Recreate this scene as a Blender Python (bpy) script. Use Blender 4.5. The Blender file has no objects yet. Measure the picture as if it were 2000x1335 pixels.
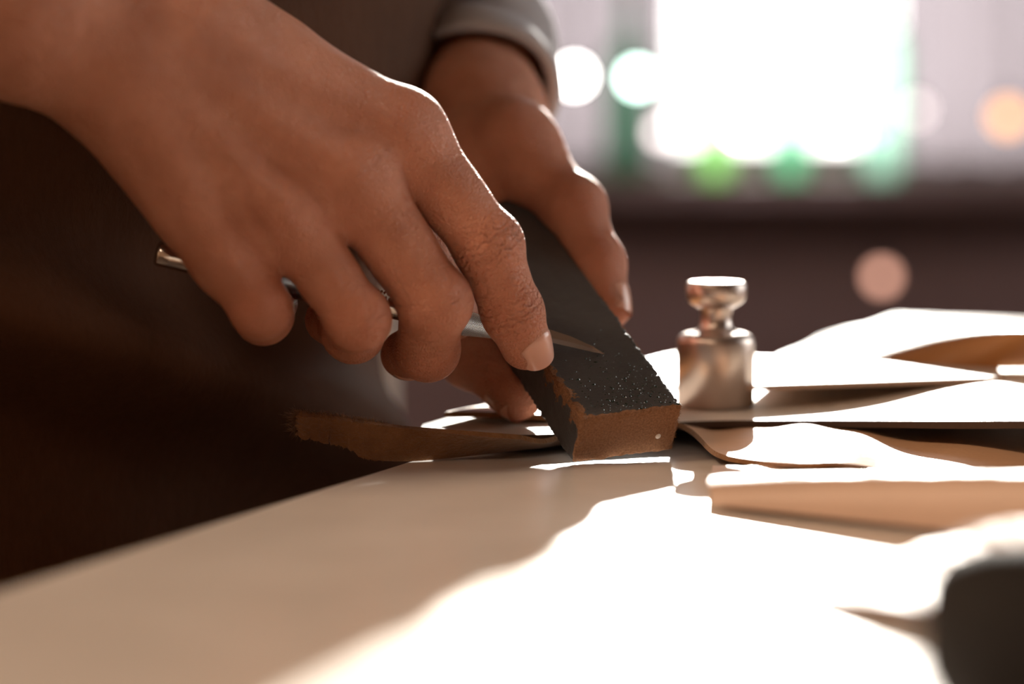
import bpy, bmesh, math, random
import numpy as np
from mathutils import Vector, Matrix

random.seed(7)
rng = np.random.default_rng(7)
S = bpy.context.scene
COL = S.collection

# ------------------------------------------------------------------ camera
TH = math.radians(5.12)
CAM = np.array([0.0, -0.714, 0.8503])
FPX = 85 / 36 * 2000
cd = bpy.data.cameras.new('camera')
cd.lens = 85; cd.sensor_width = 36; cd.clip_start = 0.02; cd.clip_end = 100
cd.dof.use_dof = True; cd.dof.focus_distance = 0.722; cd.dof.aperture_fstop = 4.3
cam = bpy.data.objects.new('camera', cd); COL.objects.link(cam)
cam.location = CAM; cam.rotation_euler = (math.pi / 2 - TH, 0, 0)
S.camera = cam

# ------------------------------------------------------------------ world, sun, exposure
w = bpy.data.worlds.new('sky'); S.world = w; w.use_nodes = True
w.node_tree.nodes['Background'].inputs[0].default_value = (1.0, 0.97, 0.95, 1)
w.node_tree.nodes['Background'].inputs[1].default_value = 5.0
SUN_AZ, SUN_EL = math.radians(5.6), math.radians(18)
sl = bpy.data.lights.new('sun', 'SUN'); sl.energy = 15; sl.angle = math.radians(0.6); sl.color = (1.0, 0.93, 0.86)
sun = bpy.data.objects.new('sun', sl); COL.objects.link(sun)
sdir = Vector((math.sin(SUN_AZ) * math.cos(SUN_EL), math.cos(SUN_AZ) * math.cos(SUN_EL), math.sin(SUN_EL)))
sun.rotation_euler = sdir.to_track_quat('Z', 'Y').to_euler()
S.view_settings.view_transform = 'Standard'
S.view_settings.look = 'None'
S.view_settings.gamma = 1
S.view_settings.use_curve_mapping = False
S.view_settings.exposure = 0.0
S.cycles.use_denoising = True
S.cycles.max_bounces = 6
S.cycles.sample_clamp_indirect = 6

# ------------------------------------------------------------------ geometry helpers
RT = np.array([1.0, 0, 0]); FW = np.array([0, math.cos(TH), -math.sin(TH)]); UP = np.array([0, math.sin(TH), math.cos(TH)])
def U(px, py, d):                      # place in the room seen at a picture point, d metres into the room
    return CAM + d * (FW + RT * (px - 1000) / FPX - UP * (py - 667.5) / FPX)
def G(px, py, z=0.75):                 # place on a level surface of height z
    v = FW + RT * (px - 1000) / FPX - UP * (py - 667.5) / FPX
    return CAM + v * ((z - CAM[2]) / v[2])

def tag(o, label=None, cat=None, group=None, kind=None):
    if label: o['label'] = label
    if cat: o['category'] = cat
    if group: o['group'] = group
    if kind: o['kind'] = kind
    return o
def empty(name, loc, label=None, cat=None, group=None):
    o = bpy.data.objects.new(name, None); COL.objects.link(o); o.location = loc
    o.empty_display_size = 0.02
    return tag(o, label, cat, group)
def world_loc(o):
    p = Vector((0, 0, 0))
    while o: p += o.location; o = o.parent
    return p
def link(name, me, mat, parent=None, smooth=True):
    """mesh data given in world coordinates; parents are only translated"""
    o = bpy.data.objects.new(name, me); COL.objects.link(o)
    for m in (mat if isinstance(mat, (list, tuple)) else [mat]): me.materials.append(m)
    if smooth: me.polygons.foreach_set('use_smooth', [True] * len(me.polygons))
    if parent: o.parent = parent
    me.transform(Matrix.Translation(-(world_loc(parent) if parent else Vector((0, 0, 0)))))
    return o
def mesh(name, verts, faces):
    me = bpy.data.meshes.new(name)
    me.from_pydata([tuple(map(float, v)) for v in verts], [], [tuple(int(i) for i in f) for f in faces])
    me.update(); return me
def recentre(o):
    """put a top-level mesh object's origin at its lowest middle point"""
    co = np.array([v.co for v in o.data.vertices])
    c = Vector(((co[:, 0].min() + co[:, 0].max()) / 2, (co[:, 1].min() + co[:, 1].max()) / 2, co[:, 2].min()))
    o.data.transform(Matrix.Translation(-c)); o.location = o.location + c
    return o
def bm_mesh(name, bm):
    me = bpy.data.meshes.new(name); bm.normal_update(); bm.to_mesh(me); bm.free(); return me
def box_bm(x0, x1, y0, y1, z0, z1, bev=0.0, seg=2, bm=None):
    b = bmesh.new()
    bmesh.ops.create_cube(b, size=1)
    for v in b.verts:
        v.co = Vector((x0 + (v.co.x + .5) * (x1 - x0), y0 + (v.co.y + .5) * (y1 - y0), z0 + (v.co.z + .5) * (z1 - z0)))
    if bev: bmesh.ops.bevel(b, geom=b.edges[:], offset=bev, segments=seg, profile=0.5, affect='EDGES')
    if bm is None: return b
    t = bpy.data.meshes.new('t'); b.to_mesh(t); b.free(); bm.from_mesh(t); bpy.data.meshes.remove(t); return bm
def box(name, x0, x1, y0, y1, z0, z1, mat, parent=None, bev=0.0, smooth=False):
    return link(name, bm_mesh(name, box_bm(x0, x1, y0, y1, z0, z1, bev)), mat, parent, smooth)
def frame_of(ax):
    ax = Vector(ax).normalized()
    t = Vector((0, 0, 1)) if abs(ax.z) < 0.9 else Vector((0, 1, 0))
    a = t.cross(ax).normalized(); b = ax.cross(a)
    return a, b, ax
def lathe(name, prof, p0, axis, mat, parent=None, n=48, uv=False):
    """prof: (distance along axis, radius)"""
    a, b, ax = frame_of(axis); p0 = Vector(p0)
    vs, fs = [], []
    for s, r in prof:
        for i in range(n):
            t = 2 * math.pi * i / n
            vs.append(p0 + ax * s + (a * math.cos(t) + b * math.sin(t)) * max(r, 1e-6))
    for k in range(len(prof) - 1):
        for i in range(n):
            j = (i + 1) % n
            fs.append((k * n + i, k * n + j, (k + 1) * n + j, (k + 1) * n + i))
    me = mesh(name, vs, fs)
    if uv:
        l = me.uv_layers.new(name='UVMap')
        for p in me.polygons:
            for li, vi in zip(p.loop_indices, p.vertices):
                k, i = divmod(vi, n)
                if i == 0 and (p.vertices[1] % n == 0 or p.vertices[2] % n == 0) and any(q % n == n - 1 for q in p.vertices): i = n
                l.data[li].uv = (i / n, prof[k][0])
    return link(name, me, mat, parent)
def tube(name, pts, rad, mat, parent=None, n=12):
    pts = [Vector(p) for p in pts]
    if not isinstance(rad, (list, tuple)): rad = [rad] * len(pts)
    vs, fs = [], []
    pa = None
    for k, p in enumerate(pts):
        d = (pts[min(k + 1, len(pts) - 1)] - pts[max(k - 1, 0)]).normalized()
        if pa is None: a, b, _ = frame_of(d)
        else:
            a = (pa - d * pa.dot(d)).normalized(); b = d.cross(a)
        pa = a
        for i in range(n):
            t = 2 * math.pi * i / n
            vs.append(p + (a * math.cos(t) + b * math.sin(t)) * rad[k])
    for k in range(len(pts) - 1):
        for i in range(n):
            j = (i + 1) % n
            fs.append((k * n + i, k * n + j, (k + 1) * n + j, (k + 1) * n + i))
    fs.append(tuple(range(n))[::-1]); fs.append(tuple((len(pts) - 1) * n + i for i in range(n)))
    return link(name, mesh(name, vs, fs), mat, parent)

# ---- signed-distance modelling for bodies -----------------------------------
class Field:
    def __init__(self, lo, hi, vox):
        self.lo = np.array(lo, float); self.vox = vox
        self.n = np.ceil((np.array(hi) - self.lo) / vox).astype(int) + 1
        self.f = np.full(self.n, 0.02, np.float32)
    def region(self, lo, hi):
        a = np.clip(np.floor((lo - self.lo) / self.vox).astype(int), 0, self.n)
        b = np.clip(np.ceil((hi - self.lo) / self.vox).astype(int) + 1, 0, self.n)
        sl = tuple(slice(x, y) for x, y in zip(a, b))
        ax = [(self.lo[i] + np.arange(a[i], b[i]) * self.vox).astype(np.float32) for i in range(3)]
        return sl, np.meshgrid(*ax, indexing='ij', sparse=True)
def smin(a, b, k):
    h = np.maximum(k - np.abs(a - b), 0) / k
    return np.minimum(a, b) - h * h * k * 0.25
def cone_d(X, a, ra, b, rb):
    ab = b - a; L2 = float(ab @ ab) + 1e-12
    px, py, pz = X[0] - a[0], X[1] - a[1], X[2] - a[2]
    h = np.clip((px * ab[0] + py * ab[1] + pz * ab[2]) / L2, 0, 1)
    return np.sqrt((px - h * ab[0]) ** 2 + (py - h * ab[1]) ** 2 + (pz - h * ab[2]) ** 2) - (ra + (rb - ra) * h)
def add_chain(fld, segs, k, base=None, kbase=None):
    """segs: (a, ra, b, rb). Smooth union of the chain (k); blended with field 'base' by kbase; hard-joined to fld.f"""
    P = np.array([s[0] for s in segs] + [s[2] for s in segs]); R = max(max(s[1], s[3]) for s in segs)
    m = R + max(k, kbase or 0) + 3 * fld.vox
    sl, X = fld.region(P.min(0) - m, P.max(0) + m)
    d = None
    for a, ra, b, rb in segs:
        e = cone_d(X, np.asarray(a, float), ra, np.asarray(b, float), rb).astype(np.float32)
        d = e if d is None else smin(d, e, k)
    if base is not None: d = smin(d, base[sl], kbase)
    fld.f[sl] = np.minimum(fld.f[sl], d)
def blend_chain(fld, segs, k):
    for a, ra, b, rb in segs:
        a = np.asarray(a, float); b = np.asarray(b, float); m = max(ra, rb) + k + 3 * fld.vox
        sl, X = fld.region(np.minimum(a, b) - m, np.maximum(a, b) + m)
        fld.f[sl] = smin(fld.f[sl], cone_d(X, a, ra, b, rb).astype(np.float32), k)
def carve(fld, X_d):
    fld.f = np.maximum(fld.f, -X_d)
def surface_nets(fld):
    f = fld.f; neg = f < 0
    nx, ny, nz = f.shape
    cnt = np.zeros((nx - 1, ny - 1, nz - 1), np.uint8)
    for dx in (0, 1):
        for dy in (0, 1):
            for dz in (0, 1): cnt += neg[dx:nx - 1 + dx, dy:ny - 1 + dy, dz:nz - 1 + dz]
    I, J, K = np.nonzero((cnt > 0) & (cnt < 8))
    vid = np.full(cnt.shape, -1, np.int64); vid[I, J, K] = np.arange(len(I))
    corner = {}
    for dx in (0, 1):
        for dy in (0, 1):
            for dz in (0, 1): corner[dx, dy, dz] = f[I + dx, J + dy, K + dz]
    acc = np.zeros((len(I), 3)); num = np.zeros(len(I))
    keys = list(corner)
    for c0 in keys:
        for ax in range(3):
            if c0[ax]: continue
            c1 = list(c0); c1[ax] = 1; c1 = tuple(c1)
            a, b = corner[c0], corner[c1]
            m = (a < 0) != (b < 0)
            t = np.where(m, a / np.where(m, a - b, 1), 0)
            p = np.tile(np.array(c0, float), (len(I), 1)); p[:, ax] += t
            acc[m] += p[m]; num[m] += 1
    V = fld.lo + (np.stack([I, J, K], 1) + acc / num[:, None]) * fld.vox
    quads = []
    for ax in range(3):
        o = [(1, 2), (2, 0), (0, 1)][ax]
        sl0 = [slice(None)] * 3; sl1 = [slice(None)] * 3
        sl0[ax] = slice(0, -1); sl1[ax] = slice(1, None)
        a, b = neg[tuple(sl0)], neg[tuple(sl1)]
        E = np.stack(np.nonzero(a != b), 1)
        ok = (E[:, o[0]] > 0) & (E[:, o[1]] > 0) & (E[:, o[0]] < cnt.shape[o[0]]) & (E[:, o[1]] < cnt.shape[o[1]])
        E = E[ok]
        flip = ~a[E[:, 0], E[:, 1], E[:, 2]]
        def c(da, db):
            q = E.copy(); q[:, o[0]] -= da; q[:, o[1]] -= db
            return vid[q[:, 0], q[:, 1], q[:, 2]]
        Q = np.stack([c(1, 1), c(0, 1), c(0, 0), c(1, 0)], 1)
        Q[flip] = Q[flip][:, ::-1]
        quads.append(Q)
    return V, np.concatenate(quads)
def np_mesh(name, V, Q):
    me = bpy.data.meshes.new(name)
    me.vertices.add(len(V)); me.vertices.foreach_set('co', np.asarray(V, np.float32).ravel())
    me.loops.add(Q.size); me.loops.foreach_set('vertex_index', Q.ravel().astype(np.int32))
    me.polygons.add(len(Q)); me.polygons.foreach_set('loop_start', np.arange(0, Q.size, 4, dtype=np.int32))
    me.polygons.foreach_set('loop_total', np.full(len(Q), 4, np.int32))
    me.update(calc_edges=True); me.validate(); return me

# ------------------------------------------------------------------ materials
class M:
    """small node helper"""
    def __init__(s, name):
        s.m = bpy.data.materials.new(name); s.m.use_nodes = True; s.t = s.m.node_tree; s.N = s.t.nodes
        s.b = s.N['Principled BSDF']; s.out = s.N['Material Output']
    def n(s, typ, **kw):
        x = s.N.new(typ)
        for k, v in kw.items(): setattr(x, k, v)
        return x
    def l(s, a, b): s.t.links.new(a, b)
    def set(s, **kw):
        for k, v in kw.items():
            i = s.b.inputs[k.replace('_', ' ')]
            if isinstance(v, bpy.types.NodeSocket): s.l(v, i)
            else: i.default_value = (*v, 1) if isinstance(v, tuple) and len(v) == 3 and i.type == 'RGBA' else v
        return s
    def coord(s, out='Object', scale=None):
        c = s.n('ShaderNodeTexCoord').outputs[out]
        if scale is not None:
            mp = s.n('ShaderNodeMapping'); s.l(c, mp.inputs[0])
            mp.inputs['Scale'].default_value = scale if isinstance(scale, tuple) else (scale,) * 3
            c = mp.outputs[0]
        return c
    def noise(s, scale, vec=None, detail=4, rough=0.55, dist=0.0):
        x = s.n('ShaderNodeTexNoise'); x.inputs['Scale'].default_value = scale; x.inputs['Detail'].default_value = detail
        x.inputs['Roughness'].default_value = rough; x.inputs['Distortion'].default_value = dist
        s.l(vec if vec is not None else s.coord(), x.inputs['Vector']); return x.outputs['Fac']
    def voronoi(s, scale, vec=None, feature='F1'):
        x = s.n('ShaderNodeTexVoronoi', feature=feature); x.inputs['Scale'].default_value = scale
        s.l(vec if vec is not None else s.coord(), x.inputs['Vector']); return x.outputs['Distance']
    def ramp(s, fac, stops):
        r = s.n('ShaderNodeValToRGB'); e = r.color_ramp.elements
        while len(e) < len(stops): e.new(0.5)
        for q, (p, c) in zip(e, stops):
            q.position = p; q.color = (*c, 1) if not isinstance(c, (int, float)) else (c, c, c, 1)
        s.l(fac, r.inputs[0]); return r.outputs[0]
    def math(s, op, a, b=None, c=None, clamp=False):
        x = s.n('ShaderNodeMath', operation=op); x.use_clamp = clamp
        for i, v in enumerate((a, b, c)):
            if v is None: continue
            if isinstance(v, bpy.types.NodeSocket): s.l(v, x.inputs[i])
            else: x.inputs[i].default_value = v
        return x.outputs[0]
    def mix(s, fac, a, b):
        x = s.n('ShaderNodeMix', data_type='RGBA')
        for i, v in ((0, fac), (6, a), (7, b)):
            if isinstance(v, bpy.types.NodeSocket): s.l(v, x.inputs[i])
            else: x.inputs[i].default_value = v if i == 0 else (*v, 1)
        return x.outputs[2]
    def bump(s, h, strength=0.3, dist=0.001, prev=None):
        x = s.n('ShaderNodeBump'); x.inputs['Strength'].default_value = strength; x.inputs['Distance'].default_value = dist
        s.l(h, x.inputs['Height'])
        if prev is not None: s.l(prev, x.inputs['Normal'])
        s.l(x.outputs[0], s.b.inputs['Normal']); return x.outputs[0]
    def attr(s, name):
        x = s.n('ShaderNodeAttribute'); x.attribute_name = name; return x.outputs['Fac']

def plain(name, col, rough=0.5, metal=0.0, var=0.12, scale=40, bump=0.15, bdist=0.0005, **kw):
    m = M(name); nz = m.noise(scale)
    c = m.ramp(nz, [(0.3, tuple(x * (1 - var) for x in col)), (0.7, tuple(min(1, x * (1 + var)) for x in col))])
    m.set(Base_Color=c, Roughness=rough, Metallic=metal, **kw)
    if bump: m.bump(m.noise(scale * 6), bump, bdist)
    return m.m

def skin_material():
    m = M('skin')
    red = m.attr('red'); s_ = m.attr('wr_s'); wm = m.attr('wr_m')
    n1 = m.noise(60, detail=3); n2 = m.noise(260, detail=3)
    base = m.ramp(n1, [(0.3, (0.53, 0.222, 0.135)), (0.7, (0.66, 0.305, 0.200))])
    base = m.mix(m.math('MULTIPLY', n2, 0.25), base, (0.42, 0.17, 0.11))
    base = m.mix(m.math('MULTIPLY', red, 0.55), base, (0.52, 0.15, 0.085))
    m.set(Base_Color=base, Roughness=m.ramp(n2, [(0.3, 0.42), (0.7, 0.56)]), Subsurface_Weight=0.28, Subsurface_Scale=0.005)
    m.b.inputs['Subsurface Radius'].default_value = (1.0, 0.35, 0.2)
    m.b.inputs['Specular IOR Level'].default_value = 0.4
    # creases across the joints, then the fine cell pattern of skin
    wob = m.math('MULTIPLY', m.noise(260, detail=3), 16.0)
    cr = m.math('SINE', m.math('ADD', m.math('MULTIPLY', s_, 2900.0), wob))
    cr = m.math('MULTIPLY', m.math('POWER', m.math('MULTIPLY_ADD', cr, 0.5, 0.5), 0.5), wm)
    b1 = m.bump(cr, 0.8, 0.0011)
    cells = m.voronoi(900, m.coord('Object', (1, 1, 1)), 'DISTANCE_TO_EDGE')
    b2 = m.bump(m.math('MINIMUM', cells, 0.25), 0.7, 0.0016, b1)
    m.bump(m.noise(130, detail=5), 0.4, 0.0028, b2)
    return m.m
def leather(name, col, rough=0.45, var=0.15, grain=350, bump=0.25, sheen=0.0, coat=0.0):
    m = M(name); n1 = m.noise(18, detail=5); n2 = m.noise(140, detail=3)
    c = m.ramp(n1, [(0.3, tuple(x * (1 - var) for x in col)), (0.72, tuple(min(1, x * (1 + var)) for x in col))])
    c = m.mix(m.math('MULTIPLY', n2, 0.3), c, tuple(x * 0.8 for x in col))
    m.set(Base_Color=c, Roughness=rough, Sheen_Weight=sheen, Coat_Weight=coat)
    b = m.bump(m.voronoi(grain, None, 'DISTANCE_TO_EDGE'), bump, 0.0004)
    m.bump(m.noise(60), 0.2, 0.001, b)
    return m.m
def suede(name, col):
    m = M(name); n1 = m.noise(90, detail=6, rough=0.7); n2 = m.noise(700, detail=4, rough=0.7)
    c = m.ramp(n1, [(0.3, tuple(x * 0.7 for x in col)), (0.7, tuple(x * 1.25 for x in col))])
    c = m.mix(m.math('MULTIPLY', n2, 0.45), c, tuple(x * 0.5 for x in col))
    m.set(Base_Color=c, Roughness=0.95, Sheen_Weight=0.35)
    m.b.inputs['Specular IOR Level'].default_value = 0.1
    m.bump(n2, 0.7, 0.0012); return m.m
def steel(name, col=(0.72, 0.66, 0.62), rough=0.22, aniso=0.0):
    m = M(name); n = m.noise(200, m.coord('Object', (1, 1, 12)))
    m.set(Base_Color=col, Metallic=1.0, Roughness=m.ramp(n, [(0.3, rough * 0.8), (0.7, rough * 1.25)]), Anisotropic=aniso)
    m.bump(n, 0.05, 0.0002); return m.m
def glow(name, col, strength):
    m = M(name); e = m.n('ShaderNodeEmission'); e.inputs[0].default_value = (*col, 1); e.inputs[1].default_value = strength
    m.l(e.outputs[0], m.out.inputs[0]); return m.m

MAT = {}
MAT['skin'] = skin_material()
mm = M('nail'); mm.set(Base_Color=(0.70, 0.38, 0.29), Roughness=0.28, Subsurface_Weight=0.1, Subsurface_Scale=0.002, Coat_Weight=0.3)
mm.bump(mm.noise(120, mm.coord('Object', (1, 1, 1))), 0.08, 0.0004); MAT['nail'] = mm.m

# white glossy work board: scratched, faintly dirty plastic
mm = M('white_board'); nz = mm.noise(7, detail=5); sc = mm.noise(90, mm.coord('Object', (1, 14, 1)), detail=6)
mm.set(Base_Color=mm.ramp(nz, [(0.3, (0.76, 0.69, 0.62)), (0.7, (0.82, 0.76, 0.70))]),
       Roughness=mm.ramp(mm.noise(14), [(0.35, 0.16), (0.65, 0.27)]))
mm.b.inputs['Specular IOR Level'].default_value = 0.5
mm.bump(sc, 0.06, 0.0004); MAT['board'] = mm.m
mm = M('table_wood'); gr = mm.noise(6, mm.coord('Object', (1, 9, 9)), detail=7, dist=0.8)
mm.set(Base_Color=mm.ramp(gr, [(0.3, (0.25, 0.10, 0.035)), (0.7, (0.45, 0.21, 0.08))]), Roughness=0.42)
mm.bump(gr, 0.2, 0.0006); MAT['wood'] = mm.m
mm = M('floor_boards'); gr = mm.noise(5, mm.coord('Object', (8, 1, 8)), detail=6, dist=0.6)
mm.set(Base_Color=mm.ramp(gr, [(0.3, (0.035, 0.022, 0.018)), (0.7, (0.07, 0.045, 0.035))]), Roughness=0.55)
mm.bump(gr, 0.2, 0.001); MAT['floor'] = mm.m
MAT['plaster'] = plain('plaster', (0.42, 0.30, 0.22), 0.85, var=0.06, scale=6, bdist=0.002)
MAT['dark_wall'] = plain('dark_wall', (0.17, 0.112, 0.118), 0.75, var=0.15, scale=4, bdist=0.002)  # purple veil of lens flare is put into this even wall colour
MAT['ceiling'] = plain('ceiling_paint', (0.55, 0.43, 0.34), 0.9, var=0.04, scale=5, bdist=0.002)
MAT['frame'] = plain('window_paint', (0.62, 0.58, 0.58), 0.5, var=0.05, scale=20)
MAT['tan'] = leather('tan_leather', (0.60, 0.36, 0.21), 0.5)
MAT['pale'] = leather('pale_leather', (0.74, 0.65, 0.55), 0.5, var=0.06)
MAT['rosy'] = leather('rosy_leather', (0.66, 0.47, 0.36), 0.5, var=0.08)
MAT['orange'] = leather('orange_leather', (0.56, 0.26, 0.09), 0.42)
MAT['suede'] = suede('brown_suede', (0.34, 0.17, 0.075))
MAT['black_leather'] = leather('black_leather', (0.008, 0.005, 0.004), 0.8, bump=0.2)
MAT['dark_leather'] = leather('dark_leather', (0.05, 0.025, 0.015), 0.6)
MAT['steel'] = steel('polished_steel', (0.62, 0.54, 0.50), 0.34)
MAT['chrome'] = steel('chrome', (0.85, 0.80, 0.75), 0.18)
MAT['blade'] = steel('blade_steel', (0.85, 0.82, 0.80), 0.16)
MAT['white_pin'] = plain('white_pin', (0.85, 0.8, 0.75), 0.4, var=0.02)
MAT['fabric_grey'] = plain('grey_cloth', (0.46, 0.455, 0.49), 0.95, var=0.1, scale=30, bump=0.4, bdist=0.0008)
MAT['trousers'] = plain('dark_cloth', (0.05, 0.045, 0.05), 0.95, var=0.1, scale=30)
MAT['cream_paint'] = plain('cream_paint', (0.72, 0.62, 0.54), 0.6, var=0.04)

# knurled chrome: crossed ridges over the lathe's own unwrap
mm = M('knurled_chrome'); sx = mm.n('ShaderNodeSeparateXYZ'); mm.l(mm.n('ShaderNodeUVMap').outputs[0], sx.inputs[0])
ua = mm.math('MULTIPLY', sx.outputs[0], 2 * math.pi * 22); vb = mm.math('MULTIPLY', sx.outputs[1], 2 * math.pi * 900)
h1 = mm.math('ABSOLUTE', mm.math('SINE', mm.math('ADD', ua, vb))); h2 = mm.math('ABSOLUTE', mm.math('SINE', mm.math('SUBTRACT', ua, vb)))
hh = mm.math('MINIMUM', h1, h2)
mm.set(Base_Color=mm.ramp(hh, [(0.0, (0.12, 0.10, 0.09)), (0.5, (0.78, 0.72, 0.67))]), Metallic=1.0, Roughness=0.25)
mm.bump(hh, 0.9, 0.0006); MAT['knurl'] = mm.m

# leather apron: dark brown, brushed nap that catches light
mm = M('apron_leather'); n1 = mm.noise(9, detail=6); n2 = mm.noise(420, mm.coord('Object', (1, 1, 0.35)), detail=5, rough=0.7)
c = mm.ramp(n1, [(0.3, (0.050, 0.020, 0.009)), (0.72, (0.105, 0.043, 0.020))])
mm.set(Base_Color=mm.mix(mm.math('MULTIPLY', n2, 0.5), c, (0.14, 0.065, 0.034)), Roughness=0.75)
mm.b.inputs['Specular IOR Level'].default_value = 0.15
b = mm.bump(n2, 0.5, 0.0010); mm.bump(mm.noise(25), 0.3, 0.004, b); MAT['apron'] = mm.m

# ------------------------------------------------------------------ room shell
def structure(o): o['kind'] = 'structure'; return recentre(o)
YB, YF, XL, XR, ZC = 2.40, -3.2, -2.6, 2.6, 2.75
structure(box('floor', XL, XR, YF, YB + .2, -0.05, 0, MAT['floor']))
structure(box('ceiling', XL, XR, YF, YB + .2, ZC, ZC + .05, MAT['ceiling']))
structure(box('wall_left', XL - .1, XL, YF, YB + .2, 0, ZC, MAT['plaster']))
bm = box_bm(XR, XR + .1, YF, .15, 0, ZC)
for a in ((XR, XR + .1, 2.15, YB + .2, 0, ZC), (XR, XR + .1, .15, 2.15, 0, .85), (XR, XR + .1, .15, 2.15, 2.35, ZC)): box_bm(*a, bm=bm)
structure(link('wall_right', bm_mesh('wall_right', bm), MAT['plaster'], None, False))
structure(box('wall_front', XL, XR, YF - .1, YF, 0, ZC, MAT['plaster']))
WX0, WX1, WZ0, WZ1 = -0.08, 0.80, 0.785, 2.25
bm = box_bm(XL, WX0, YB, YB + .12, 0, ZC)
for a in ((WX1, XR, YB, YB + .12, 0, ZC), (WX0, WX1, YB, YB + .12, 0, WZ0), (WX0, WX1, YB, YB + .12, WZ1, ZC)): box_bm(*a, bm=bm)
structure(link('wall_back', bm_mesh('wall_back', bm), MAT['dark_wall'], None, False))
win = empty('window_1', ((WX0 + WX1) / 2, YB + .06, WZ0)); win['kind'] = 'structure'
bm = bmesh.new()
for a in ((WX0, WX0 + .045, WZ0, WZ1), (WX1 - .045, WX1, WZ0, WZ1), (WX0, WX1, WZ0, WZ0 + .04), (WX0, WX1, WZ1 - .045, WZ1)):
    box_bm(a[0], a[1], YB + .03, YB + .09, a[2], a[3], bm=bm)
link('window_frame', bm_mesh('window_frame', bm), MAT['frame'], win, False)
box('window_sill', WX0 - .04, WX1 + .04, YB - .12, YB + .02, WZ0 - .03, WZ0, MAT['dark_wall'], win, bev=.004)
gm = M('window_glass'); tr = gm.n('ShaderNodeBsdfTransparent'); gl = gm.n('ShaderNodeBsdfGlossy'); gl.inputs['Roughness'].default_value = 0.02
fr = gm.n('ShaderNodeFresnel'); fr.inputs[0].default_value = 1.45; mx = gm.n('ShaderNodeMixShader')
gm.l(fr.outputs[0], mx.inputs[0]); gm.l(tr.outputs[0], mx.inputs[1]); gm.l(gl.outputs[0], mx.inputs[2]); gm.l(mx.outputs[0], gm.out.inputs[0])
tr.inputs[0].default_value = (0.97, 0.98, 0.97, 1)
box('pane', WX0 + .04, WX1 - .04, YB + .056, YB + .060, WZ0 + .035, WZ1 - .04, gm.m, win)

fill_win = empty('fill_window', (XR + .05, 1.15, .85)); fill_win['kind'] = 'structure'  # unseen side window, added to brighten the far forearm and sleeve
bm = bmesh.new()
for a in ((.15, .20, .85, 2.35), (2.10, 2.15, .85, 2.35), (.15, 2.15, .85, .90), (.15, 2.15, 2.30, 2.35), (1.13, 1.17, .85, 2.35)):
    box_bm(XR + .02, XR + .08, a[0], a[1], a[2], a[3], bm=bm)
link('window_frame', bm_mesh('window_frame', bm), MAT['frame'], fill_win, False)
box('pane', XR + .048, XR + .052, .19, 1.14, .89, 2.31, gm.m, fill_win); box('pane', XR + .048, XR + .052, 1.16, 2.11, .89, 2.31, gm.m, fill_win)

# sheer curtains drawn to both sides of the bright gap
cm = M('sheer_curtain'); tl = cm.n('ShaderNodeBsdfTranslucent'); df = cm.n('ShaderNodeBsdfDiffuse'); mx = cm.n('ShaderNodeMixShader')
cn = cm.ramp(cm.noise(3, cm.coord('Object', (6, 1, .6))), [(0.3, (0.135, 0.117, 0.13)), (0.7, (0.18, 0.16, 0.18))])
cm.l(cn, tl.inputs[0]); cm.l(cn, df.inputs[0]); mx.inputs[0].default_value = 0.25
cm.l(tl.outputs[0], mx.inputs[1]); cm.l(df.outputs[0], mx.inputs[2]); cm.l(mx.outputs[0], cm.out.inputs[0])
MAT['curtain'] = cm.m
def curtain(x0, x1, label, seed):
    r = np.random.default_rng(seed); n, k = 90, 14; vs, fs = [], []
    for j in range(k + 1):
        t = j / k
        for i in range(n + 1):
            u = i / n
            y = YB - .03 + .012 * math.sin(u * (x1 - x0) * 95 + seed) * (0.6 + .4 * t) + .005 * math.sin(u * 31 + t * 3)
            vs.append((x0 + u * (x1 - x0), y, 0.80 + t * (2.28 - .80)))
    for j in range(k):
        for i in range(n):
            a = j * (n + 1) + i; fs.append((a, a + 1, a + n + 2, a + n + 1))
    o = link('curtain', mesh('curtain', vs, fs), MAT['curtain'])
    recentre(o); tag(o, label, 'curtain', 'sheer curtains at the window'); return o
curtain(-0.10, 0.205, 'blurred mauve-grey sheer curtain behind the grey sleeve, left of the white glare', 1)
curtain(0.485, 0.83, 'blurred mauve-grey sheer curtain right of the white window glare', 4)
rod = empty('curtain_rod', (0.36, YB - .03, 2.30), 'thin dark curtain rod above the window', 'curtain rod')
tube('rod', [(-.25, YB - .03, 2.30), (.98, YB - .03, 2.30)], .009, MAT['black_leather'], rod)
for x in (-.25, .98): lathe('finial', [(-.016, 0), (-.012, .010), (0, .016), (.012, .010), (.016, 0)], (x, YB - .03, 2.30), (1, 0, 0), MAT['black_leather'], rod, 20)

# ------------------------------------------------------------------ unseen ceiling lamps added as warm fill light
def fill_lamp(x, y, power, label, size=0.6):
    e = empty('fill_lamp', (x, y, ZC), label, 'lamp', 'added fill lamps')
    lathe('housing', [(0, 0), (0, size * .5), (.05, size * .5), (.05, size * .47), (.02, size * .47), (.02, 0)], (x, y, ZC), (0, 0, -1), MAT['frame'], e)
    lathe('diffuser', [(.045, 0), (.045, size * .46), (.05, size * .46), (.052, 0)], (x, y, ZC), (0, 0, -1), glow('fill_diffuser', (1.0, 0.72, 0.48), 3.0), e)
    l = bpy.data.lights.new('fill_light', 'AREA'); l.shape = 'DISK'; l.size = size * .9; l.energy = power; l.color = (1.0, 0.70, 0.47)
    o = bpy.data.objects.new('fill_light', l); COL.objects.link(o); o.parent = e; o.location = (0, 0, -.06)
    return e
fill_lamp(-1.7, -0.7, 48, 'added round warm fill lamp on the ceiling nearer the side wall')
fill_lamp(-0.9, -2.0, 10, 'added round warm fill lamp over the near end of the room')

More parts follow.
